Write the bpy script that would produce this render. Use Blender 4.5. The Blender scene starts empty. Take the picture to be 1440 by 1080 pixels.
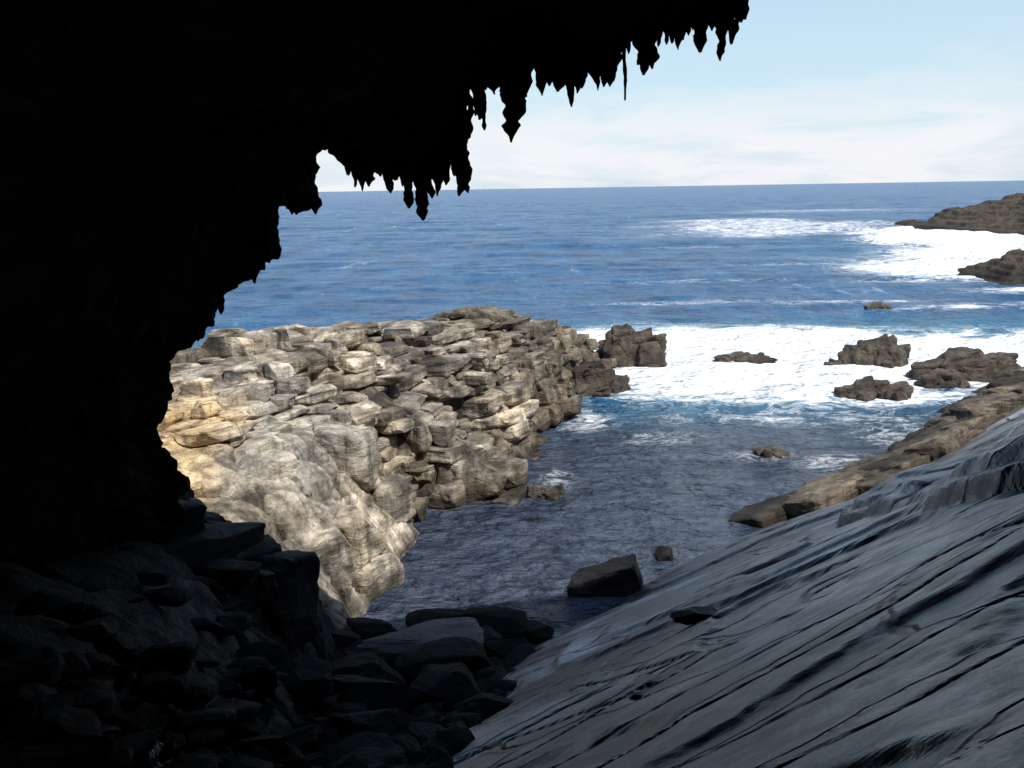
import bpy, bmesh, math, random
import numpy as np
from mathutils import Matrix, Vector
random.seed(7); rng=np.random.RandomState(7)
scene=bpy.context.scene

# ---------------------------------------------------------------- noise
def h3(x,y,z):
    n=np.sin(x*127.1+y*311.7+z*74.7)*43758.5453
    return n-np.floor(n)
def vn(x,y,z=0.0):
    x=np.asarray(x,float); y=np.asarray(y,float); z=np.zeros_like(x)+z
    ix,iy,iz=np.floor(x),np.floor(y),np.floor(z)
    fx,fy,fz=x-ix,y-iy,z-iz
    fx=fx*fx*(3-2*fx); fy=fy*fy*(3-2*fy); fz=fz*fz*(3-2*fz)
    r=0
    for a in (0,1):
        for b in (0,1):
            for c in (0,1):
                w=(fx if a else 1-fx)*(fy if b else 1-fy)*(fz if c else 1-fz)
                r=r+w*h3(ix+a,iy+b,iz+c)
    return r
def fbm(x,y,z=0.0,o=4):
    r=0;a=.5;t=0
    x=np.asarray(x,float);y=np.asarray(y,float)
    for i in range(o):
        r=r+a*vn(x*2**i+i*17.3,y*2**i+i*9.1,np.asarray(z)*2.0**i+i*5.7); t+=a; a*=.5
    return r/t
def ss(a,b,x):
    t=np.clip((x-a)/(b-a),0,1); return t*t*(3-2*t)
def cells(px,py,seed):
    ix,iy=np.floor(px),np.floor(py)
    d1=np.full(px.shape,9.);d2=d1.copy();cx=px*0;cy=px*0;r=px*0;r2=px*0
    for a in (-1,0,1):
        for b in (-1,0,1):
            jx,jy=ix+a,iy+b
            fx=jx+.15+.7*h3(jx,jy,seed);fy=jy+.15+.7*h3(jx,jy,seed+3.3)
            ax,ay=np.abs(px-fx),np.abs(py-fy)
            d=.75*np.maximum(ax,ay)+.25*np.hypot(ax,ay)
            m=d<d1
            d2=np.where(m,d1,np.minimum(d2,d))
            d1=np.where(m,d,d1);cx=np.where(m,fx,cx);cy=np.where(m,fy,cy)
            r=np.where(m,h3(jx,jy,seed+7.7),r);r2=np.where(m,h3(jx,jy,seed+11.1),r2)
    return cx,cy,r,r2,d2-d1
def C(*c): return np.array(c)[None,:]
I=np.interp

# ---------------------------------------------------------------- mesh helpers
def mesh_obj(name,co,faces,mat,attrs=None,smooth=False,parent=None):
    me=bpy.data.meshes.new(name)
    co=np.asarray(co,dtype=np.float32)
    faces=np.asarray(faces,dtype=np.int32)
    k=faces.shape[1]
    me.vertices.add(len(co)); me.vertices.foreach_set('co',co.ravel())
    me.loops.add(faces.size); me.loops.foreach_set('vertex_index',faces.ravel())
    me.polygons.add(len(faces))
    me.polygons.foreach_set('loop_start',np.arange(0,faces.size,k,dtype=np.int32))
    me.polygons.foreach_set('loop_total',np.full(len(faces),k,dtype=np.int32))
    me.polygons.foreach_set('use_smooth',np.full(len(faces),smooth))
    me.update(calc_edges=True); me.validate()
    for n,v in (attrs or {}).items():
        if v.ndim==1:
            a=me.attributes.new(n,'FLOAT','POINT'); a.data.foreach_set('value',v.astype(np.float32))
        else:
            a=me.attributes.new(n,'FLOAT_COLOR','POINT')
            c=np.ones((len(v),4),np.float32);c[:,:3]=v;a.data.foreach_set('color',c.ravel())
    me.materials.append(mat)
    ob=bpy.data.objects.new(name,me); scene.collection.objects.link(ob)
    if parent: ob.parent=parent
    return ob
def grid_faces(ny,nx):
    i=np.arange(ny*nx).reshape(ny,nx)
    return np.stack([i[:-1,:-1].ravel(),i[:-1,1:].ravel(),i[1:,1:].ravel(),i[1:,:-1].ravel()],1)
def cube_t(cuts):
    bm=bmesh.new();bmesh.ops.create_cube(bm,size=2)
    bmesh.ops.subdivide_edges(bm,edges=bm.edges[:],cuts=cuts,use_grid_fill=True)
    v=np.array([x.co[:] for x in bm.verts]);f=np.array([[y.index for y in x.verts] for x in bm.faces]);bm.free();return v,f
def bricks(Cn,S,rot,tilt,cuts=6,p=7.,amp=.10,groove=.03,seed=0.,taper=.28,chip=0.):
    """weathered joint blocks: returns verts, quads, per-vertex block id"""
    tv,tf=cube_t(cuts);Cn=np.asarray(Cn,float);S=np.asarray(S,float);rot=np.asarray(rot,float);N=len(Cn)
    tv=np.sign(tv)*np.abs(tv)**.75
    nrm=(np.abs(tv)**p).sum(1)**(1/p);rv=tv/nrm[:,None]*np.abs(tv).max(1)[:,None]
    v=rv[None]*np.ones((N,1,1))
    if chip>0:   # random corner cuts
        for k in range(4):
            n=np.stack([h3(np.arange(N),seed+k,float(q))-.5 for q in range(3)],1);n=np.sign(n)*(.35+np.abs(n));n/=np.linalg.norm(n,axis=1)[:,None]
            d=1.18+.4*h3(np.arange(N),seed+k,9.)-chip*.3
            e=np.maximum((v*n[:,None,:]).sum(2)-d[:,None],0);v=v-e[:,:,None]*n[:,None,:]
    v=v*S[:,None,:]/2
    r=np.stack([h3(np.arange(N),seed,float(k)) for k in range(6)],1)-.5
    v[:,:,0]*=1+taper*r[:,0:1]*tv[None,:,2]+taper*.8*r[:,1:2]*tv[None,:,1]
    v[:,:,1]*=1+taper*r[:,2:3]*tv[None,:,2]+taper*.8*r[:,3:4]*tv[None,:,0]
    v[:,:,2]+=S[:,2:3]*(taper*.7*r[:,4:5]*tv[None,:,0]+taper*.7*r[:,5:6]*tv[None,:,1])
    z=v[:,:,2]+Cn[:,2:3]
    g=h3(np.floor(z/.13+r[:,0:1]*5),np.arange(N)[:,None]+seed,2.)-.5
    v[:,:,:2]*=(1+groove*2*g/np.maximum(S[:,:2].min(1),.3)[:,None])[:,:,None]
    c,s=np.cos(rot)[:,None],np.sin(rot)[:,None]
    x=v[:,:,0]*c-v[:,:,1]*s;y=v[:,:,0]*s+v[:,:,1]*c;zz=v[:,:,2]+x*tilt[0]+y*tilt[1]
    P=np.stack([x,y,zz],2)+Cn[:,None,:];Q=P.reshape(-1,3)
    a=np.repeat(np.minimum(S.min(1),1.),len(tv))*amp
    ids=np.repeat(np.arange(N),len(tv))
    D=np.stack([fbm(Q[:,0]*2.6+k+ids*.37,Q[:,1]*2.6,Q[:,2]*2.6,4)-.5 for k in (0,31,67)],1)
    Q=Q+D*(a*3.)[:,None]
    F=(tf[None]+(np.arange(N)*len(tv))[:,None,None]).reshape(-1,4)
    return Q,F,ids

# ---------------------------------------------------------------- node helpers
class NT:
    def __init__(s,nt): s.nt=nt; s.n=nt.nodes; s.l=nt.links
    def add(s,t,**k):
        nd=s.n.new(t)
        for a,b in k.items(): setattr(nd,a,b)
        return nd
    def put(s,nd,i,v):
        if isinstance(v,bpy.types.NodeSocket): s.l.new(v,nd.inputs[i])
        else: nd.inputs[i].default_value=v
    def math(s,op,a,b=None,c=None,clamp=False):
        nd=s.add('ShaderNodeMath',operation=op,use_clamp=clamp); s.put(nd,0,a)
        if b is not None: s.put(nd,1,b)
        if c is not None: s.put(nd,2,c)
        return nd.outputs[0]
    def mix(s,f,a,b,bt='MIX'):
        nd=s.add('ShaderNodeMix',data_type='RGBA',blend_type=bt)
        s.put(nd,0,f); s.put(nd,6,a if not isinstance(a,tuple) else a+(1,)*(4-len(a)))
        s.put(nd,7,b if not isinstance(b,tuple) else b+(1,)*(4-len(b))); return nd.outputs[2]
    def vscale(s,v,sc):
        nd=s.add('ShaderNodeVectorMath',operation='MULTIPLY'); s.put(nd,0,v); s.put(nd,1,sc); return nd.outputs[0]
    def noise(s,v,scale,detail=6,rough=.55,dist=0):
        nd=s.add('ShaderNodeTexNoise'); s.put(nd,'Vector',v); s.put(nd,'Scale',scale);s.put(nd,'Detail',detail);s.put(nd,'Roughness',rough);s.put(nd,'Distortion',dist)
        return nd.outputs['Fac']
    def mr(s,v,a,b,c=0.,d=1.):
        nd=s.add('ShaderNodeMapRange',interpolation_type='SMOOTHSTEP')
        for i,x in enumerate((v,a,b,c,d)): s.put(nd,i,x)
        return nd.outputs[0]
    def attr(s,n):
        nd=s.add('ShaderNodeAttribute',attribute_name=n); return nd
    def bump(s,h,strength,dist,normal=None):
        nd=s.add('ShaderNodeBump'); s.put(nd,'Height',h);s.put(nd,'Strength',strength);s.put(nd,'Distance',dist)
        if normal is not None: s.put(nd,'Normal',normal)
        return nd.outputs[0]
def new_mat(name):
    m=bpy.data.materials.new(name); m.use_nodes=True
    t=NT(m.node_tree); p=t.n['Principled BSDF']
    pos=t.add('ShaderNodeNewGeometry').outputs['Position']
    return m,t,p,pos

def rock_mat(name,base=None,contrast=(.55,1.35),streak=(1,1,3),fine=6.,rough=.8,bumpd=.06,spec=.3,grime=0.,cracks=None):
    m,t,p,pos=new_mat(name)
    col=t.attr('col').outputs['Color'] if base is None else base
    n1=t.noise(pos,.9,5,.65); n2=t.noise(t.vscale(pos,streak),fine,6,.65,.3); n3=t.noise(pos,24.,3,.6)
    v1=t.mr(n1,.3,.7,contrast[0],contrast[1]); v2=t.mr(n2,.3,.7,contrast[0]+.1,contrast[1]-.1); v3=t.mr(n3,.3,.7,.8,1.2)
    v=t.math('MULTIPLY',t.math('MULTIPLY',v1,v2),v3)
    if grime>0:   # vertical run-off stains and lichen
        n4=t.noise(t.vscale(pos,(2.2,2.2,.35)),1.3,6,.7,.5)
        v=t.math('MULTIPLY',v,t.mr(n4,.46,.62,1.,1-grime))
    ck=None
    if cracks:
        nz=t.add('ShaderNodeTexNoise'); t.put(nz,'Vector',pos);t.put(nz,'Scale',.7);t.put(nz,'Detail',4)
        vv=t.add('ShaderNodeVectorMath',operation='SCALE');t.put(vv,0,nz.outputs['Color']);vv.inputs['Scale'].default_value=.8
        ad=t.add('ShaderNodeVectorMath',operation='ADD');t.put(ad,0,pos);t.put(ad,1,vv.outputs[0])
        vo=t.add('ShaderNodeTexVoronoi',feature='DISTANCE_TO_EDGE');t.put(vo,'Vector',t.vscale(ad.outputs[0],cracks));t.put(vo,'Scale',1.)
        ck=t.math('MULTIPLY',t.mr(vo.outputs['Distance'],.005,.024,1.,0.),t.mr(n1,.36,.46))
        v=t.math('MULTIPLY',v,t.math('SUBTRACT',1.,t.math('MULTIPLY',ck,.8)))
    cb=t.add('ShaderNodeCombineColor'); [t.put(cb,i,v) for i in range(3)]
    c=t.mix(1.,col,cb.outputs[0],'MULTIPLY')
    t.put(p,'Base Color',c)
    t.put(p,'Roughness',t.mr(n2,.3,.7,rough-.15,min(1,rough+.12)))
    p.inputs['Specular IOR Level'].default_value=spec
    b1=t.bump(n2,.8,bumpd); b2=t.bump(n3,.6,bumpd*.3,b1)
    if ck is not None: b2=t.bump(t.math('SUBTRACT',1.,ck),1.,.05,b2)
    t.put(p,'Normal',b2)
    return m

# ---------------------------------------------------------------- world & sun
SUN_EL,SUN_AZ=56.,42.     # sun behind and to the right of the viewer (who faces +Y)
el=math.radians(SUN_EL);az=math.radians(SUN_AZ)
to_sun=Vector((math.sin(az)*math.cos(el),-math.cos(az)*math.cos(el),math.sin(el)))
w=bpy.data.worlds.new('World'); scene.world=w; w.use_nodes=True
t=NT(w.node_tree); bg=t.n['Background']
sky=t.add('ShaderNodeTexSky',sky_type='NISHITA',sun_disc=False,sun_elevation=el,
          sun_rotation=math.atan2(to_sun.x,to_sun.y))
sky.air_density=1.0; sky.dust_density=1.0; sky.ozone_density=1.5
tc=t.add('ShaderNodeTexCoord').outputs['Generated']
sep=t.add('ShaderNodeSeparateXYZ'); t.put(sep,0,tc)
cn=t.noise(t.vscale(tc,(1.2,1.2,6.)),3.6,8,.62,.4)
zz=t.math('ADD',sep.outputs[2],t.math('MULTIPLY',t.math('SUBTRACT',cn,.5),.26))
band=t.mr(zz,.05,.12,1.,0.)
cl=t.math('MULTIPLY',t.mr(cn,.38,.6,.28,1.),band)
haze=t.mr(sep.outputs[2],.0,.6,.72,.0)
c=t.mix(haze,sky.outputs[0],(4.6,6.1,7.1))
c=t.mix(t.math('MULTIPLY',cl,.88),c,(6.75,6.6,6.8))
t.put(bg,0,c); bg.inputs[1].default_value=.142
sl=bpy.data.lights.new('sun','SUN'); sl.energy=4.9; sl.angle=math.radians(.5); sl.color=(1,.945,.86)
so=bpy.data.objects.new('sun',sl); scene.collection.objects.link(so); so.location=to_sun*60
so.rotation_euler=to_sun.to_track_quat('Z','Y').to_euler()
scene.view_settings.view_transform='Standard'; scene.view_settings.look='None'; scene.view_settings.exposure=0

# ---------------------------------------------------------------- sea
def axis(a,b,base,k,c=0.):
    v=[a]
    while v[-1]<b: v.append(v[-1]+max(base,k*abs(v[-1]-c)))
    return np.array(v)
yp=axis(8,7000,.22,.009)
xr=axis(0,6000,.28,.018); xs=np.concatenate([-xr[1:][::-1],xr])
X,Y=np.meshgrid(xs,yp); X=X.ravel();Y=Y.ravel()
def sdpoly(px,py,poly):
    d=np.full(px.shape,1e9);ins=np.zeros(px.shape,bool);n=len(poly)
    for i in range(n):
        x1,y1=poly[i];x2,y2=poly[(i+1)%n];ex,ey=x2-x1,y2-y1
        tt=np.clip(((px-x1)*ex+(py-y1)*ey)/(ex*ex+ey*ey),0,1)
        d=np.minimum(d,np.hypot(px-x1-tt*ex,py-y1-tt*ey))
        c=(y1>py)!=(y2>py)
        with np.errstate(divide='ignore',invalid='ignore'):
            ins^=c&(px<(x2-x1)*(py-y1)/(y2-y1+1e-12)+x1)
    return np.where(ins,d,-d)
wob=6.*(fbm(X*.12,Y*.16,2.,4)-.5)
surf=[(0,64),(1,55),(4.4,41.5),(12.5,39.8),(16,41),(19.5,43),(28,45),(48,49),(48,57),(34,59),(26,60.5),(22,62),(12,64)]
foam=np.clip(.52+(sdpoly(X,Y,surf)+wob)/7.,0,1.1)
far1=[(34,103),(44,90),(52,86),(75,94),(120,160),(112,186),(78,200),(58,180),(52,138),(40,116)]
f1=np.clip(.5+(sdpoly(X,Y,far1)+2.5*wob)/14.,0,1.1)
foam=np.maximum(foam,f1)
far2=[(26,175),(44,168),(72,180),(90,225),(66,262),(40,262),(30,215)]
foam=np.maximum(foam,np.clip(.36+(sdpoly(X,Y,far2)+4*wob)/40.,0,.62))
def blob(cx,cy,rx,ry,ang=0,s=1.):
    a=math.radians(ang);u=(X-cx)*math.cos(a)+(Y-cy)*math.sin(a);v=-(X-cx)*math.sin(a)+(Y-cy)*math.cos(a)
    return s*np.clip(1.25-np.hypot(u/rx,v/ry),0,1)
for b in [(46,82,12,5,0,.75),(34,71,14,3,4,.54),(26,76,12,2.6,0,.5),(14,78,14,2.4,2,.46),(100,330,60,30,0,.5),(30,150,20,4,0,.42),
          (18,95,16,2.5,0,.42),(42,92,16,4,0,.62),(34,112,14,5,0,.5),(17,41.5,4,2.5,10,.8),(20,45,5,3,10,.8),(11,38.2,9,2.4,0,.52),(2.8,38,1.8,2.8,0,.6),(1.4,30.2,1.0,2.,0,.40),
          (1.6,18.9,1.4,.9,0,.58),(-1,19.8,1.8,.8,0,.55),(14.3,35,3,2.4,30,.55),(10.6,31.5,2.4,1.4,30,.5),(8.4,32.5,2.,1.2,0,.44),(5.2,35,3.,2.,0,.38),(5.8,22.6,1.4,.7,50,.42)]:
    foam=np.maximum(foam,blob(*b))
shal=np.clip(.5+sdpoly(X,Y,[(0,66),(3,38),(14,37),(24,42),(60,44),(60,60),(20,66)])/9.,0,1)
shal=np.maximum(shal,.6*blob(60,120,28,40))
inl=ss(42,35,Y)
R=np.hypot(X,Y)
Z=.14*(fbm(X*.5,Y*.9,0,4)-.5)*ss(18,30,Y)+.32*(fbm(X*.16,Y*.36,7,4)-.5)*ss(34,50,Y)+1.1*(fbm(X*.045,Y*.10,3,5)-.5)*ss(50,90,Y)*ss(1800,300,R)
Z+=.4*ss(.35,.9,foam)*(fbm(X*.35,Y*.6,5,4)-.42)*ss(30,42,Y)
Z+=1.4*ss(.6,1.,f1)*np.clip(fbm(X*.10,Y*.07,8,4)-.42,0,1)*2
m,t,p,pos=new_mat('sea_water')
fo=t.attr('foam').outputs['Fac'];sh=t.attr('shal').outputs['Fac'];il=t.attr('inlet').outputs['Fac']
nA=t.noise(t.vscale(pos,(.75,1.,1.)),.5,8,.7,.8)
nB=t.noise(t.vscale(pos,(.6,1.,1.)),1.9,6,.7,.5)
nC=t.noise(t.vscale(pos,(.13,.09,1.)),1.,7,.72,.3)
nD=t.noise(t.vscale(pos,(.42,.05,1.)),.55,6,.72,.3)
nn=t.math('ADD',t.math('MULTIPLY',nA,.62),t.math('MULTIPLY',nB,.38))
fs=t.math('ADD',fo,t.math('MULTIPLY',t.math('SUBTRACT',nn,.5),2.3))
ff=t.mr(fs,.40,.8)
lace=t.math('MULTIPLY',t.mr(t.math('ABSOLUTE',t.math('SUBTRACT',nA,.5)),.0,.035,1.,0.),t.mr(fo,.15,.5,0.,.55))
ff=t.math('MAXIMUM',ff,lace)
caps=t.math('MULTIPLY',t.mr(nB,.59,.69),t.mr(nC,.48,.61))
caps2=t.math('MULTIPLY',t.mr(nD,.60,.70),t.mr(nC,.46,.57))
open_=t.math('SUBTRACT',1.,il)
caps=t.math('MULTIPLY',t.math('MAXIMUM',caps,caps2),t.math('MULTIPLY',open_,.42))
ff=t.math('MAXIMUM',ff,caps)
deep=t.mix(t.mr(nC,.35,.65),(.005,.054,.165),(.020,.13,.305))
deep=t.mix(t.mr(nD,.42,.62,0.,.5),deep,(.045,.18,.37))
deep=t.mix(t.mr(nB,.4,.65,0.,.45),deep,(.004,.040,.125))
cw=t.mix(t.math('MULTIPLY',sh,t.mr(nA,.3,.7,.35,1.)),deep,(.055,.23,.33))
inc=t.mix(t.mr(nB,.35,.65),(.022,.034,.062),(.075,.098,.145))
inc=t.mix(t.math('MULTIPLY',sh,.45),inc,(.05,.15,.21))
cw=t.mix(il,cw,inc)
fcol=t.mix(t.mr(nB,.35,.6),(.74,.81,.85),(.9,.91,.91))
t.put(p,'Base Color',t.mix(ff,cw,fcol))
t.put(p,'Roughness',t.mr(ff,0.,1.,.2,.85)); p.inputs['IOR'].default_value=1.33
t.put(p,'Specular IOR Level',t.mr(il,0.,1.,.28,.42))
w1=t.noise(t.vscale(pos,(.6,1.,1.)),1.5,5,.62,.5)
w2=t.noise(t.vscale(pos,(.7,1.,1.)),6.,3,.6,.2)
w3=t.noise(t.vscale(pos,(.25,.3,1.)),1.,4,.65)
calm=t.math('SUBTRACT',1.,t.math('MULTIPLY',ff,.6))
b=t.bump(w3,1.,2.2); b=t.bump(w1,calm,.55,b); b=t.bump(w2,calm,.11,b); b=t.bump(fs,.35,.2,b)
t.put(p,'Normal',b)
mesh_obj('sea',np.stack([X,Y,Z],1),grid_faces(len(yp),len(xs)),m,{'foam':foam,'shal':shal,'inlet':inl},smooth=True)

# ---------------------------------------------------------------- left headland + cave floor on the left
TOPY=[6,10,13,15,16,17,18,20,22,26,28,32,36,42,45,46.5,48,49,50,51,53]
TOPZ=[5.5,5.6,5.2,4.8,4.4,3.7,3.2,3.3,4.1,4.8,4.9,4.6,4.2,4.0,3.5,2.7,2.0,.9,-.5,-1.5,-3]
def headland_smooth(x,y):
    wx=x+1.2*(fbm(x*.35,y*.35,1.,3)-.5); wy=y+.8*(fbm(x*.4,y*.4,7.,3)-.5)
    xf=I(wy,[6,9,13,15,17,18,20,21.2,23,25.5,27.5,28.3,29.5,31,33,36.7,38.5,39.5,41,44,46,48.5,50,52],
            [-2,-2.6,-3.2,-3.4,-3.6,-3.6,-3.3,-2.75,-2.5,-2.3,-1.7,-.1,.2,-.3,.6,1.3,2.9,3.0,2.1,3.1,3.9,4.5,4.0,3])+.25
    xr_=I(wy,[6,13,18,22,28,32,36,42,45,47,49,51],[-7,-7,-8,-9,-8.7,-7.4,-4.4,-1.2,1.3,2.6,3.6,4.0])
    top=I(wy,TOPY,TOPZ)
    bz=I(wy,[6,9.4,15,19,21],[4,3,1.1,.1,-.8])
    s=(xf-wx)/np.maximum(xf-xr_,1.)
    sc=np.clip(s,0,1)
    ex=3.1+2.5*ss(18.3,16.8,y)*ss(11,13,y)
    H=bz+(top-bz)*(1-(1-sc)**ex)
    land=ss(20,17,y)
    H+=np.where(s<0,s*(8*(1-land)),0)
    H+=np.where(s<0,-.35*(wx-xf)*land*0.4,0)
    back=np.maximum(xr_-wx,0)
    H-=(.28*back**1.5)*ss(22,30,y)
    return H
th=math.radians(60);cs,sn=math.cos(th),math.sin(th)
def massive(x,y,h): return ss(26.5,23.5,y-(x+4)*.35)*ss(4.0,3.2,h)
def H1f(x,y):
    h=headland_smooth(x,y);u=x*cs+y*sn;v=-x*sn+y*cs
    wu=u+.5*(fbm(x*.6,y*.6,2.)-.5);wv=v+.5*(fbm(x*.6,y*.6,4.)-.5)
    cx,cy,r,r2,e=cells(wu/3.,wv/2.2,1.)
    mv=massive(x,y,h)
    return h+(r-.6)*1.35*(.3+.7*(1-mv))*ss(3.2,1.2,np.abs(h-2.2)*.75),mv,r,e
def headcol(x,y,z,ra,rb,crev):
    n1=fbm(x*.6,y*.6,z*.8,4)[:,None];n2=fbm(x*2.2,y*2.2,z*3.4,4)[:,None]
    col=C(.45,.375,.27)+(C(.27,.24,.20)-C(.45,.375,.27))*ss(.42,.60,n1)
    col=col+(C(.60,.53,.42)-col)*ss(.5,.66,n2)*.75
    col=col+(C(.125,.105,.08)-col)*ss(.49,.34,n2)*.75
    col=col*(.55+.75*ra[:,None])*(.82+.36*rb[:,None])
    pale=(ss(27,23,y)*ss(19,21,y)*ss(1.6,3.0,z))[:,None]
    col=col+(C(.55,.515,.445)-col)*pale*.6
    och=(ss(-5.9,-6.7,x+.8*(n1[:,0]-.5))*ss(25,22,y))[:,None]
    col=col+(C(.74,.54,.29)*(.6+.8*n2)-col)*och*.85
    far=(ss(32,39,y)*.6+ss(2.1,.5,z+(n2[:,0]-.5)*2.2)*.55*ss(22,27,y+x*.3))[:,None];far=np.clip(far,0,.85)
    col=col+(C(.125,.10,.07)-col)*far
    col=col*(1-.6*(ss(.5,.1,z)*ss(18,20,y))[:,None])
    dark=ss(19.2,17.4,y+.4*(n1[:,0]-.5))[:,None]  # cave roof's shade painted into the near rock's colour
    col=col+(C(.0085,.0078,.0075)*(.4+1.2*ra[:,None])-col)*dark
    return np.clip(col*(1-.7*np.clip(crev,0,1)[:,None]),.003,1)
M_head=rock_mat('headland_rock',streak=(1,1,4.),fine=2.6,rough=.85,bumpd=.09,grime=.5)
xs=np.arange(-14,7.5,.07);ys=np.arange(8,53,.07)
X,Y=np.meshgrid(xs,ys);X=X.ravel();Y=Y.ravel()
H,mv,r,e=H1f(X,Y)
U=X*cs+Y*sn;V=-X*sn+Y*cs
nearz=ss(19,17.5,Y)
H-=.36*(1-np.maximum(mv,nearz))+.3*np.exp(-e/.06)+.25*nearz
wU=U+.4*(fbm(X*.5,Y*.5,3.,3)-.5)
vj=np.abs((wU%1.4)-.7);g_=np.exp(-vj/.045)*mv
vj2=np.abs(((V+.5*fbm(X*.6,Y*.6,8.,3))%2.3)-1.15);g2=np.exp(-vj2/.045)*mv
H-=.17*g_+.12*g2
H+=.22*(np.floor(fbm(X*.5,Y*.5,13.,2)*7)/7-.5)*mv
H+=.22*(fbm(X*1.3,Y*1.3,3.,5)-.5)+.08*(fbm(X*5,Y*5,3.,4)-.5)
H2=H.reshape(len(ys),len(xs))
gy,gx=np.gradient(H2,ys,xs);gx=gx.ravel();gy=gy.ravel()
gl=np.sqrt(gx*gx+gy*gy)+1e-6;st=ss(.5,1.8,gl)
sd_=.18*(vn(X*.5,Y*.5,H*5.)-.5)+.12*(vn(X*2.2,Y*2.2,H*12.)-.5)
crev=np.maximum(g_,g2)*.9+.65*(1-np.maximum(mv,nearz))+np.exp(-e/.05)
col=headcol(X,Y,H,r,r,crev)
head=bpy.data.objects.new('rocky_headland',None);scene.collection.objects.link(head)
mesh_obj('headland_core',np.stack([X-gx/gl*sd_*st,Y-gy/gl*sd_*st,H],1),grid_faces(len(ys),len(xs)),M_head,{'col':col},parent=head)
# jointed, bedded blocks making up the outside of the headland
def lattice(z0,z1,tmin,tmax,Lmin,Lmax,Wv,keep,seed,dU,dV,cover,jit=.30,ymin=12.,hj=.20):
    Cs=[];Ss=[];Rt=[];rs=random.Random(seed);z=z0;n=0
    while z<z1:
        th_=rs.uniform(tmin,tmax);v=-4+rs.uniform(0,Wv);bedj=rs.uniform(-.15,.15)
        while v<36:
            wv=Wv*rs.uniform(.6,1.5);u=2+rs.uniform(0,Lmax)
            while u<48:
                L=Lmin+(Lmax-Lmin)*rs.random()**1.6;Cs.append((u+L/2,v+wv/2+bedj,z+th_/2));Ss.append((L,wv,th_));Rt.append(rs.gauss(0,.07));u+=L
            v+=wv
        z+=th_
    Cs=np.array(Cs);Ss=np.array(Ss);Rt=np.array(Rt)
    u,v=Cs[:,0],Cs[:,1];x=u*cs-v*sn;y=u*sn+v*cs
    zc=Cs[:,2]+dU*(u-25)+dV*(v-15)+.30*(fbm(x*.18,y*.18,7.,2)-.5)*2
    ok=(x>-13)&(x<7)&(y>ymin)&(y<52)
    x,y,zc,Ss,Rt=x[ok],y[ok],zc[ok],Ss[ok],Rt[ok]
    h,mv,r,e=H1f(x,y);h=h+hj*2*(h3(np.floor(x*3),np.floor(y*3),seed)-.6)
    cap=I(y,TOPY,TOPZ)+.0+.55*(fbm(x*.5,y*.5,5.,2)-.35)
    k=(zc<h+.05)&(zc+Ss[:,2]*.5<cap+.22*h3(x,y,9.))&(zc>h-cover)&(zc>-.35)&keep(mv,x,y,zc)
    x,y,zc,Ss,Rt=x[k],y[k],zc[k],Ss[k],Rt[k]
    j=h3(x,y,seed)-.5;j2=h3(y,x,seed+1)-.5
    return np.stack([x+jit*j,y+jit*j2,zc],1),Ss*np.array([.99,1.05,1.03]),th+Rt
dU,dV=.035,-.07
tilt=(dU*cs-dV*sn,dU*sn+dV*cs)
nearok=lambda x,y:(y>19.5)|((x<-3.8)&(y>12.2)&(y<17.6))
c1,s1,r1=lattice(-.4,7,.22,.74,.35,1.6,.78,lambda mv,x,y,z:(mv<.5)&nearok(x,y),11,dU,dV,1.6)
c2,s2,r2=lattice(-.6,5,1.0,1.8,1.0,1.7,1.2,lambda mv,x,y,z:(mv>=.5)&nearok(x,y)&((y<19)|(h3(np.floor(x*2),np.floor(y*2),4.)>.25)),12,dU,dV,1.7,.12)
P1,F1,i1=bricks(c1,s1,r1,tilt,cuts=6,p=18.,amp=.06,groove=.035,seed=3.,taper=.26,chip=.8)
P2,F2,i2=bricks(c2,s2,r2,tilt,cuts=10,p=9.,amp=.07,groove=.02,seed=5.,taper=.2,chip=.8)
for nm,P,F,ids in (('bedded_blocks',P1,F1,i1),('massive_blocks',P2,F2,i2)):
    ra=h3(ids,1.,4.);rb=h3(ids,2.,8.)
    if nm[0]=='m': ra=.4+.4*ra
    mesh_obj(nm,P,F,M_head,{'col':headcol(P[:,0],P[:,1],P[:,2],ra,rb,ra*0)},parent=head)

# ---------------------------------------------------------------- right slab
def axis2(a,b,c0,k):
    v=[a]
    while v[-1]<b: v.append(v[-1]+c0+k*v[-1])
    return np.array(v)
def slabz(x,y): return 7.05+.478*x-.393*y-.85*ss(5.,11.5,x)
ys=axis2(.6,52,.016,.003);xs=np.concatenate([np.arange(-4,9,.04),np.arange(9,34,.1)])
X,Y=np.meshgrid(xs,ys);X=X.ravel();Y=Y.ravel()
P0=slabz(X,Y)
Hs=P0+.5*(fbm(X*.18,Y*.25,2.,2)-.5)
L=fbm(X*.20+.03*Y,Y*.34-.05*X,6.,3)+.12*(fbm(X*1.0,Y*1.2,8.,4)-.5)
k=L*8;kn=np.floor(k);Hs+=.08*(kn+ss(.76,1.,k-kn)-4.)
stepe=np.exp(-((k-kn-.90)/.07)**2)
wig=1.2*(fbm(X*0.+3,Y*.5,1.,3)-.5)+.45*(fbm(X*1.2,Y*1.4,5.,4)-.5)
xl=I(Y,[5,9,11,13,15.5,17.5,18,22,30,50],[7.4,6.6,5.9,5.6,6.0,6.2,6.4,10,18,40])+wig
dled=X-xl;lh=.20+.30*ss(.35,.65,fbm(X*.3,Y*.35,2.,2))
Hs+=lh*(.6*ss(0,.14,dled)+.4*ss(.35,.5,dled+.6*(fbm(X*1.5,Y*1.5,2.,3)-.5)))
ledge=np.exp(-((dled-.05)/.12)**2)
crk=0*X
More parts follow.
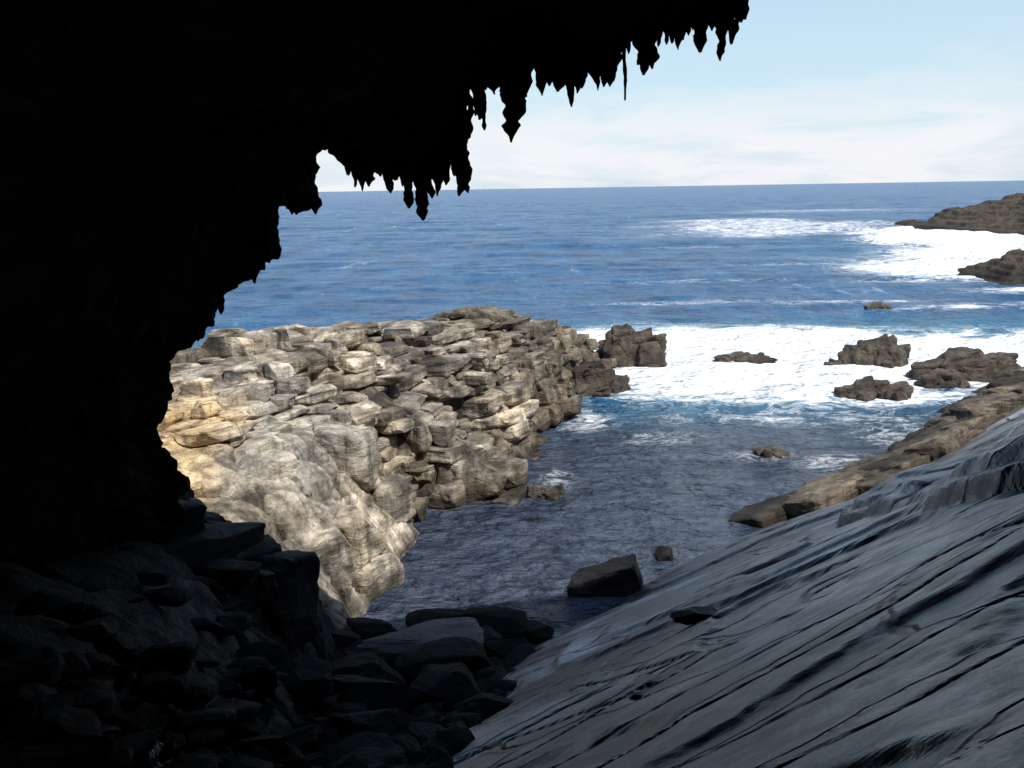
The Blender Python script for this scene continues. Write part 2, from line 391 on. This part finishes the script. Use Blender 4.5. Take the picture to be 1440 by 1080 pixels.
for (a,bx,c0,wd,dp) in [(.12,1,10.6,.035,.09),(-.05,1,13.2,.04,.10),(.2,1,7.2,.022,.05),(.05,1,5.3,.02,.04),(-.12,1,16.0,.05,.11),(-.6,1,12.,.035,.07),(.3,1,9.6,.022,.04),(.1,1,8.4,.022,.05),(-.4,1,10.4,.025,.05),(.06,1,6.4,.02,.04),(.14,1,12.2,.03,.06)]:
    dd=np.abs(Y-c0-a*X-.6*(fbm(X*.6,X*.0+c0,1.,4)-.5))/math.sqrt(1+a*a)
    g=np.exp(-(dd/wd)**1.5)*ss(.33,.45,vn(X*.5+c0,Y*.1));Hs-=dp*g;crk=np.maximum(crk,g)
rim=ss(-1.5,-.3,P0)*ss(1.7,.7,P0+.8*(fbm(X*.5,Y*.5,3.,3)-.5))*ss(25,28,Y)
Hs+=rim*(.25*(fbm(X*.9,Y*.9,4.,4)-.5)-.1)
edge=ss(-.1,-1.2,P0); Hs-=edge*1.5*ss(24,28,Y)
Hs+=.075*(fbm(X*.8,Y*1.2-.2*X,2.,5)-.5)+.012*(fbm(X*5,Y*7,2.,3)-.5)
n1=fbm(X*.45,Y*1.1-.15*X,3.,5)[:,None];n2=fbm(X*.35,Y*.7,8.,4)[:,None];n3=fbm(X*1.0,Y*5.-.5*X,1.,4)[:,None]
n4=fbm(X*.8,Y*.9,18.,4)[:,None]
col=C(.075,.077,.081)+(C(.35,.36,.38)-C(.075,.077,.081))*ss(.36,.68,n1)
col=col+(C(.095,.086,.077)-col)*ss(.48,.64,n2)*.65
col=col*(.65+.6*(h3(kn,kn*0,3.)[:,None]))*(.6+.8*n3)*(.5+1.*n4)
sea_=(ss(24,29,Y)*ss(2.4,1.0,P0+n2[:,0]))[:,None]
col=col+(C(.10,.08,.06)*(.6+.8*n1)-col)*sea_*.9
wetb=(ss(.9,.2,Hs))[:,None];col=col*(1-.55*wetb)
col=col*(1-.75*crk[:,None])*(1-.6*ledge[:,None])*(1-.5*stepe[:,None])
M_slab=rock_mat('slab_rock',streak=(.7,1.3,1.2),fine=2.6,rough=.42,bumpd=.028,spec=.5,contrast=(.55,1.35),cracks=(.26,.6,.3))
slab=bpy.data.objects.new('sloping_rock_slab',None);scene.collection.objects.link(slab)
mesh_obj('slab_surface',np.stack([X,Y,Hs],1),grid_faces(len(ys),len(xs)),M_slab,{'col':col},parent=slab)
Cs=[];Ss=[];Rt=[]
rs=random.Random(5)
for i in range(240):
    y=rs.uniform(26.5,47);xw=(.393*y-7.05)/.478
    for _ in range(4): xw=(.393*y-7.05+.85*float(ss(5.,11.5,xw)))/.478
    x=xw+rs.uniform(-1.1,2.1);pz_=float(slabz(x,y))
    sz=rs.choice([.4,.5,.7,.9,1.2,1.6,2.0]);Cs.append((x,y,pz_+rs.uniform(-.2,.25)));Ss.append((sz*1.3,sz*.85,rs.uniform(.4,.75)*(.6+.4*sz)));Rt.append(math.radians(38)+rs.gauss(0,.14))
P,F,ids=bricks(Cs,Ss,Rt,(.24,-.20),cuts=8,p=14.,amp=.08,groove=.04,seed=9.,taper=.25,chip=.8)
n=fbm(P[:,0]*2,P[:,1]*2,P[:,2]*3,4)[:,None]
col=C(.145,.118,.087)*(.3+1.0*h3(ids,3.,3.)[:,None])*(.5+n)*(1-.6*ss(.5,.1,P[:,2]))[:,None]
mesh_obj('shore_blocks',P,F,M_head,{'col':col},parent=slab)

# ---------------------------------------------------------------- cave arch
arch=bpy.data.objects.new('cave_arch',None);scene.collection.objects.link(arch)
out=[(-5.6,-2),(-5.2,1.5),(-4.8,3.8),(-4.43,5.16),(-4.55,5.51),(-4.71,5.91),(-4.54,6.31),(-4.58,6.70),(-4.36,6.97),(-3.93,7.30),(-3.78,7.59),(-3.46,7.82),(-3.19,8.07),(-3.01,8.36),(-2.94,8.75),(-2.55,8.78),(-2.45,9.16),(-2.36,9.55),(-2.25,9.86),(-2.13,9.55),(-1.94,9.28),(-1.80,9.27),(-1.66,9.42),(-1.41,9.14),(-1.05,9.09),(-.75,9.37),(-.56,9.90),(-.39,10.19),(-.11,10.47),(.42,10.64),(.78,10.52),(1.22,10.48),(1.53,10.75),(2.11,10.95),(2.54,11.0),(2.85,11.16),(3.07,11.38),(3.4,11.62),(6.4,11.62),(10,11.8),(15,12),(18,9),(19,2),(19,-2)]
out=np.array(out);seg=np.hypot(*np.diff(out,axis=0).T);cum=np.concatenate([[0],np.cumsum(seg)])
sa=[0]
while sa[-1]<cum[-1]:
    xx=I(sa[-1],cum,out[:,0]); sa.append(sa[-1]+(.03 if -5<xx<7 else .3))
sa=np.array(sa);px=I(sa,cum,out[:,0]);pz=I(sa,cum,out[:,1])
cen=np.array([3.,5.]);dx=px-cen[0];dz=pz-cen[1];dl=np.hypot(dx,dz);dx/=dl;dz/=dl
rings=np.array([(9,-18),(6.5,0),(4.2,9),(2.6,12.5),(1.2,13.35),(.4,13.35),(0,13.0),(.25,12.5),(.8,11.2),(1.7,8.5),(2.8,3.5),(3.3,-4),(3.,-11),(-4,-15),(-10,-15.5)])
ns=[3,8,14,14,10,8,8,14,22,20,10,5,4,2]
ro=[];
for i,nn_ in enumerate(ns):
    for j in range(nn_): ro.append(rings[i]+(rings[i+1]-rings[i])*j/nn_)
ro.append(rings[-1]);ro=np.array(ro)
OFF=ro[:,0][:,None];YY=ro[:,1][:,None]
lipd=np.abs(np.arange(len(ro))-(3+8+14+14+10+8))[:,None]
PX=px[None]+dx[None]*OFF;PZ=pz[None]+dz[None]*OFF
extra=np.clip((px-3)*.35,0,4)[None]
PY=YY+extra*ss(-10,12,YY);PZ=PZ+.19*extra*ss(-10,12,YY)
am=.12+.5*ss(3,22,lipd)
q1=fbm(PX*.9,PY*.9,PZ*.9,3)-.5;q2_=fbm(PX*.9+40,PY*.9,PZ*.9,3)-.5;q3=fbm(PX*4.5,PY*4.5,PZ*4.5,4)-.5;q4=fbm(PX*4.5+9,PY*4.5,PZ*4.5+30,4)-.5
PXd=PX+am*q1+.38*q3;PZd=PZ+am*q2_+.44*q4;PYd=PY+1.*am*(q1+q2_)+.2*q3
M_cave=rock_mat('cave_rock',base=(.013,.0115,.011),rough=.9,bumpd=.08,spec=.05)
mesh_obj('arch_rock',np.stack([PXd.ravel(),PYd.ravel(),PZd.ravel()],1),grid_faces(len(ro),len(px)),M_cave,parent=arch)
# stalactites: knobbly, blunt, uneven
stal=[(-2.55,8.70,.08),(-1.80,9.04,.12),(-1.30,8.76,.07),(-1.14,8.60,.08),(-1.0,8.88,.07),(-.82,9.04,.08),(-.62,8.90,.10),(-.53,8.94,.08),(-.27,9.70,.04),(.01,9.55,.10),(.12,9.80,.12),(-.17,10.15,.09),(.43,10.12,.10),(.64,10.18,.10),(.76,9.98,.08),(.88,10.15,.07),(1.09,10.28,.12),(1.33,10.3,.10),(1.49,10.05,.025),(1.71,10.36,.10),(1.83,10.42,.08),(2.07,10.76,.09),(2.25,10.78,.08),(2.43,10.62,.08),(2.63,10.80,.08),(2.72,10.52,.09),(2.8,10.70,.07),(-3.06,8.1,.04),(-3.35,7.82,.05),(-2.8,8.70,.06),(-1.93,9.12,.10),(.25,10.12,.08),(.54,10.25,.08),(.97,10.22,.06),(1.6,10.45,.07),(-.35,9.85,.06),(-.3,10.0,.07),(-1.5,8.95,.07),(-4.1,7.1,.05),(-3.7,7.45,.05),(.18,10.0,.05),(-.68,9.15,.06),(.82,10.25,.03),(2.15,10.7,.03)]
for i in range(150):
    x=random.uniform(-2.3,2.95)
    j=np.argmin(np.abs(px-x)+ (pz<7)*9); l=random.uniform(.02,.5)**1.6
    stal.append((x,pz[j]-l,random.uniform(.02,.08)))
vs=[];fs_=[]
def lipz(x):
    m=(np.abs(px-x)<.12)&(pz>7); return pz[m].max() if m.any() else 11.
for (x,zt,rad) in stal:
    zb=lipz(x)+.35;yy=13.+random.uniform(-.25,.15)
    nseg=max(8,int((zb-zt)/.022));nr=9;base=len(vs);sx=random.uniform(0,99)
    ln=zb-zt
    kk=np.arange(nseg+1);f=kk/nseg;z=zb+(zt-zb)*f
    endd=np.where(f<1,np.minimum(1.,np.maximum((1-f)*ln/(rad*1.6),0))**.6,.2)
    lump=.55+.85*vn(sx+0*z,z*7.)+.5*(vn(sx+5+0*z,z*21.)-.5)
    rr=rad*(.72+.8*(1-f)**1.6)*lump*np.maximum(endd,.2)
    ox=.11*(vn(sx+3+0*z,z*3.5)-.5)*min(1,rad/.05);oy=.09*(vn(sx+7+0*z,z*3.5)-.5)*min(1,rad/.05)
    an=2*np.pi*np.arange(nr)/nr;A,ZZ=np.meshgrid(an,z)
    r_=rr[:,None]*(.55+.9*vn(np.cos(A)*1.7+sx,np.sin(A)*1.7,ZZ*16))
    pts=np.stack([x+ox[:,None]+r_*np.cos(A),yy+oy[:,None]+r_*np.sin(A),ZZ],2).reshape(-1,3)
    vs.extend(map(tuple,pts))
    for k_ in range(nseg):
        for a in range(nr):
            b2=(a+1)%nr;fs_.append((base+k_*nr+a,base+k_*nr+b2,base+(k_+1)*nr+b2,base+(k_+1)*nr+a))
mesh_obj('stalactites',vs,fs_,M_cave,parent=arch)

# ---------------------------------------------------------------- angular boulders
def ico(sub):
    bm=bmesh.new();bmesh.ops.create_icosphere(bm,subdivisions=sub,radius=1)
    v=np.array([x.co[:] for x in bm.verts]);f=np.array([[y.index for y in x.verts] for x in bm.faces]);bm.free();return v,f
ICO={s:ico(s) for s in (3,4,5)}
def rockgeo(c,size,seed,sub=3,rot=None,planes=11,tilt=0.3,nz=.05,boxy=.75,lay=0.):
    rs=np.random.RandomState(seed);v,f=ICO[sub];v=np.sign(v)*np.abs(v)**boxy
    for i in range(planes):
        n=rs.normal(size=3);n/=np.linalg.norm(n);d=rs.uniform(.55,.9)
        k=v@n-d;v-=np.outer(np.maximum(k,0),n)
    v/=np.abs(v).max(0)
    v+=nz*(fbm(v[:,0]*2.5+seed,v[:,1]*2.5,v[:,2]*2.5,4)-.5)[:,None]*v*3
    v=v*(np.array(size)/2)
    R_=Matrix.Rotation(rs.uniform(0,6.28) if rot is None else rot,3,'Z')@Matrix.Rotation(rs.uniform(-tilt,tilt),3,'X')@Matrix.Rotation(rs.uniform(-tilt,tilt),3,'Y')
    return v@np.array(R_).T+np.array(c),f
def join(lst):
    V=[];F=[];o=0
    for v,f in lst: V.append(v);F.append(f+o);o+=len(v)
    return np.concatenate(V),np.concatenate(F)
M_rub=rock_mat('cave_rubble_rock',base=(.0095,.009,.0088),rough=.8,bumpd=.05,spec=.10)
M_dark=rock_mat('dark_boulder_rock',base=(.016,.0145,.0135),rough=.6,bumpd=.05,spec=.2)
M_surf=rock_mat('surf_rock_stone',base=(.085,.07,.053),rough=.7,bumpd=.10,spec=.3,streak=(1,1,4),contrast=(.4,1.5))
M_grey=rock_mat('grey_boulder_rock',base=(.055,.055,.057),rough=.55,bumpd=.05,spec=.35)
lst=[]
for i in range(560):
    y=random.uniform(6.8,19.4);vx=I(y,[7,9.4,19],[-1.6,-1.0,.45])
    x=vx-abs(random.gauss(0,1))*1.6
    if x<(-3.3 if y>11.5 else -4.6): continue
    s=random.choice([.12,.15,.2,.25,.3,.4,.5])*random.uniform(.8,1.3)
    zb=float(headland_smooth(np.array([x]),np.array([y]))[0]);zp=7.05+.478*x-.393*y
    z=max(zb,zp)
    lst.append(rockgeo((x,y,z+s*.02),(s*1.6,s*1.1,s*.5),i,3,tilt=.3,boxy=.75,nz=.09))
big=[(-2.1,17.3,.5,2.1,1.2,.5),(-.2,19.2,.2,1.9,.9,.45),(-1.5,19.3,.2,1.6,.9,.4),(-.2,17.6,.4,1.1,.8,.5),(-.8,18.3,.3,1.0,.8,.4),(-2.9,18.6,.35,1.3,.9,.5),(-1.3,16.0,.95,1.6,1.1,.5),(-2.6,15.2,1.2,1.5,1.1,.5),(-1.1,14.2,1.5,1.3,1.0,.5),(-2.1,13.2,1.8,1.6,1.1,.6),(-3.2,12.4,2.4,1.4,1.2,.6),(-1.9,11.3,2.4,1.2,.8,.5),(.4,18.9,.1,.8,.6,.35)]
for i,b in enumerate(big): lst.append(rockgeo(b[:3],b[3:],500+i,4,rot=random.uniform(-.4,.4),tilt=.15,boxy=.65,nz=.09))
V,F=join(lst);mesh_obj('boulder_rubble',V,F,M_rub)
v,f=rockgeo((-1.75,17.1,.85),(2.2,1.3,.26),77,5,rot=.1,tilt=.06,boxy=.45,nz=.10);mesh_obj('flat_boulder',v,f,M_grey)
def single(name,mat,parts):
    V,F=join(parts);return mesh_obj(name,V,F,mat)
# wedge shaped boulder lying in the inlet
bm=bmesh.new()
pts=[(-.95,-.45,-.5),(.85,-.5,-.5),(.95,.5,-.5),(-.8,.5,-.5),(-.85,-.3,-.02),(.62,-.38,.42),(.72,.35,.5),(-.6,.35,.12)]
vv=[bm.verts.new(q_) for q_ in pts]
for q_ in [(0,3,2,1),(4,5,6,7),(0,1,5,4),(1,2,6,5),(2,3,7,6),(3,0,4,7)]: bm.faces.new([vv[i] for i in q_])
bmesh.ops.bevel(bm,geom=bm.edges[:],offset=.05,segments=2,affect='EDGES')
bmesh.ops.subdivide_edges(bm,edges=bm.edges[:],cuts=7,use_grid_fill=True)
bmesh.ops.triangulate(bm,faces=bm.faces[:])
v=np.array([x.co[:] for x in bm.verts]);f=np.array([[y.index for y in x.verts] for x in bm.faces]);bm.free()
v=v+(.26*(np.stack([fbm(v[:,0]*2+a,v[:,1]*2,v[:,2]*2,4) for a in (0,20,40)],1)-.5))
mesh_obj('wedge_boulder',v+np.array([2.05,21.3,.24]),f,M_dark)
single('boulder',M_dark,[rockgeo((3.7,23.1,.1),(.6,.5,.5),41,4)])
single('boulder',M_dark,[rockgeo((2.5,12.9,3.16),(.72,.4,.22),43,4,rot=.2,tilt=.1,nz=.1)])
# craggy rocks: chipped, tilted slabs of different size leaning together on a broad base
def crag(name,cx,cy,w_,d_,h_,seed,n=9,tl=(.18,.05)):
    rs=random.Random(seed);Cs=[];Ss=[];Rt=[]
    for i in range(n):
        a=rs.uniform(-1,1);b_=rs.uniform(-.7,.7);env=(1-.6*abs(a)**1.8)*(1-.3*abs(b_));hh=h_*env*rs.uniform(.8,1.02)+.35
        Cs.append((cx+a*w_*.33,cy+b_*d_*.36,hh/2-.35));Ss.append((w_*rs.uniform(.28,.48),d_*rs.uniform(.35,.55),hh+.2));Rt.append(rs.gauss(.15,.22))
    for i in range(n//2):
        a=rs.uniform(-1,1);Cs.append((cx+a*w_*.42,cy+rs.uniform(-.5,.3)*d_,.0));Ss.append((w_*rs.uniform(.15,.3),d_*rs.uniform(.2,.4),.5+.2*h_));Rt.append(rs.uniform(-1,1))
    P,F,ids=bricks(Cs,Ss,Rt,tl,cuts=12,p=9.,amp=.09,groove=.06,seed=float(seed),taper=.4,chip=1.4)
    return mesh_obj(name,P,F,M_surf)
crag('sea_stack',6.1,50,3.4,2.4,2.3,4,12,(.20,.05))
crag('surf_rock',18.2,49,3.4,2.2,1.45,5,10)
crag('surf_rock',11.9,50.5,3.1,1.4,.35,6,9,(.06,0))
crag('surf_rock',16.3,49,1.5,.9,.2,7,5,(.06,0))
crag('surf_rock',15.3,41.4,3.0,1.7,.75,8,9)
crag('surf_rock',26.3,71,2.0,1.4,.4,9,6)
crag('surf_rock',8.6,32.6,1.3,.9,.14,10,5,(.06,0))
crag('surf_rock',3.6,43.4,3.0,2.2,1.4,11,10)
crag('surf_rock',21.2,45.6,5.2,2.6,1.2,12,14)
crag('surf_rock',19.3,43.6,2.4,1.5,.6,14,7)
crag('surf_rock',.9,28.3,1.2,.8,.25,13,6)

# ---------------------------------------------------------------- distant rocky points
def point(name,x0,x1,y0,y1,zm,seed):
    xs=np.linspace(x0,x1,300);ys=np.linspace(y0,y1,130);X,Y=np.meshgrid(xs,ys);X=X.ravel();Y=Y.ravel()
    u=(X-x0)/(x1-x0);v=(Y-y0)/(y1-y0)
    prof=np.clip(np.sin(np.pi*np.clip(v,0,1)),0,1)**.6
    H=zm*(u**.7)*prof*1.15-.4+zm*.40*(fbm(u*11,v*7,seed,6)-.5)*ss(0,.1,u)
    k=H/(zm*.07)+2.*u;kn=np.floor(k);H=.45*H+.55*(kn+ss(.45,1.,k-kn)-2.*u)*zm*.07
    H=np.where((v<=.001)|(v>=.999)|(u<.001),-1.,H)
    n=fbm(X*.3,Y*.3,H*1.5,4)[:,None];col=C(.075,.061,.045)*(.2+1.5*n)
    col=col*(1-.5*ss(1.2,.3,H)[:,None])
    mesh_obj(name,np.stack([X,Y,H],1),grid_faces(len(ys),len(xs)),M_head,{'col':col})
point('rocky_point',76,150,158,212,13.,1.)
point('rocky_point',42.5,72,86,101,7.2,2.)

# ---------------------------------------------------------------- camera
cd=bpy.data.cameras.new('camera');cd.lens=35;cd.sensor_width=36;cd.clip_start=.05;cd.clip_end=12000
co=bpy.data.objects.new('camera',cd);scene.collection.objects.link(co)
R=Matrix.Rotation(math.radians(90-11.17),4,'X')@Matrix.Rotation(math.radians(-.93),4,'Z')
co.matrix_world=Matrix.Translation((0,0,9))@R
scene.camera=co
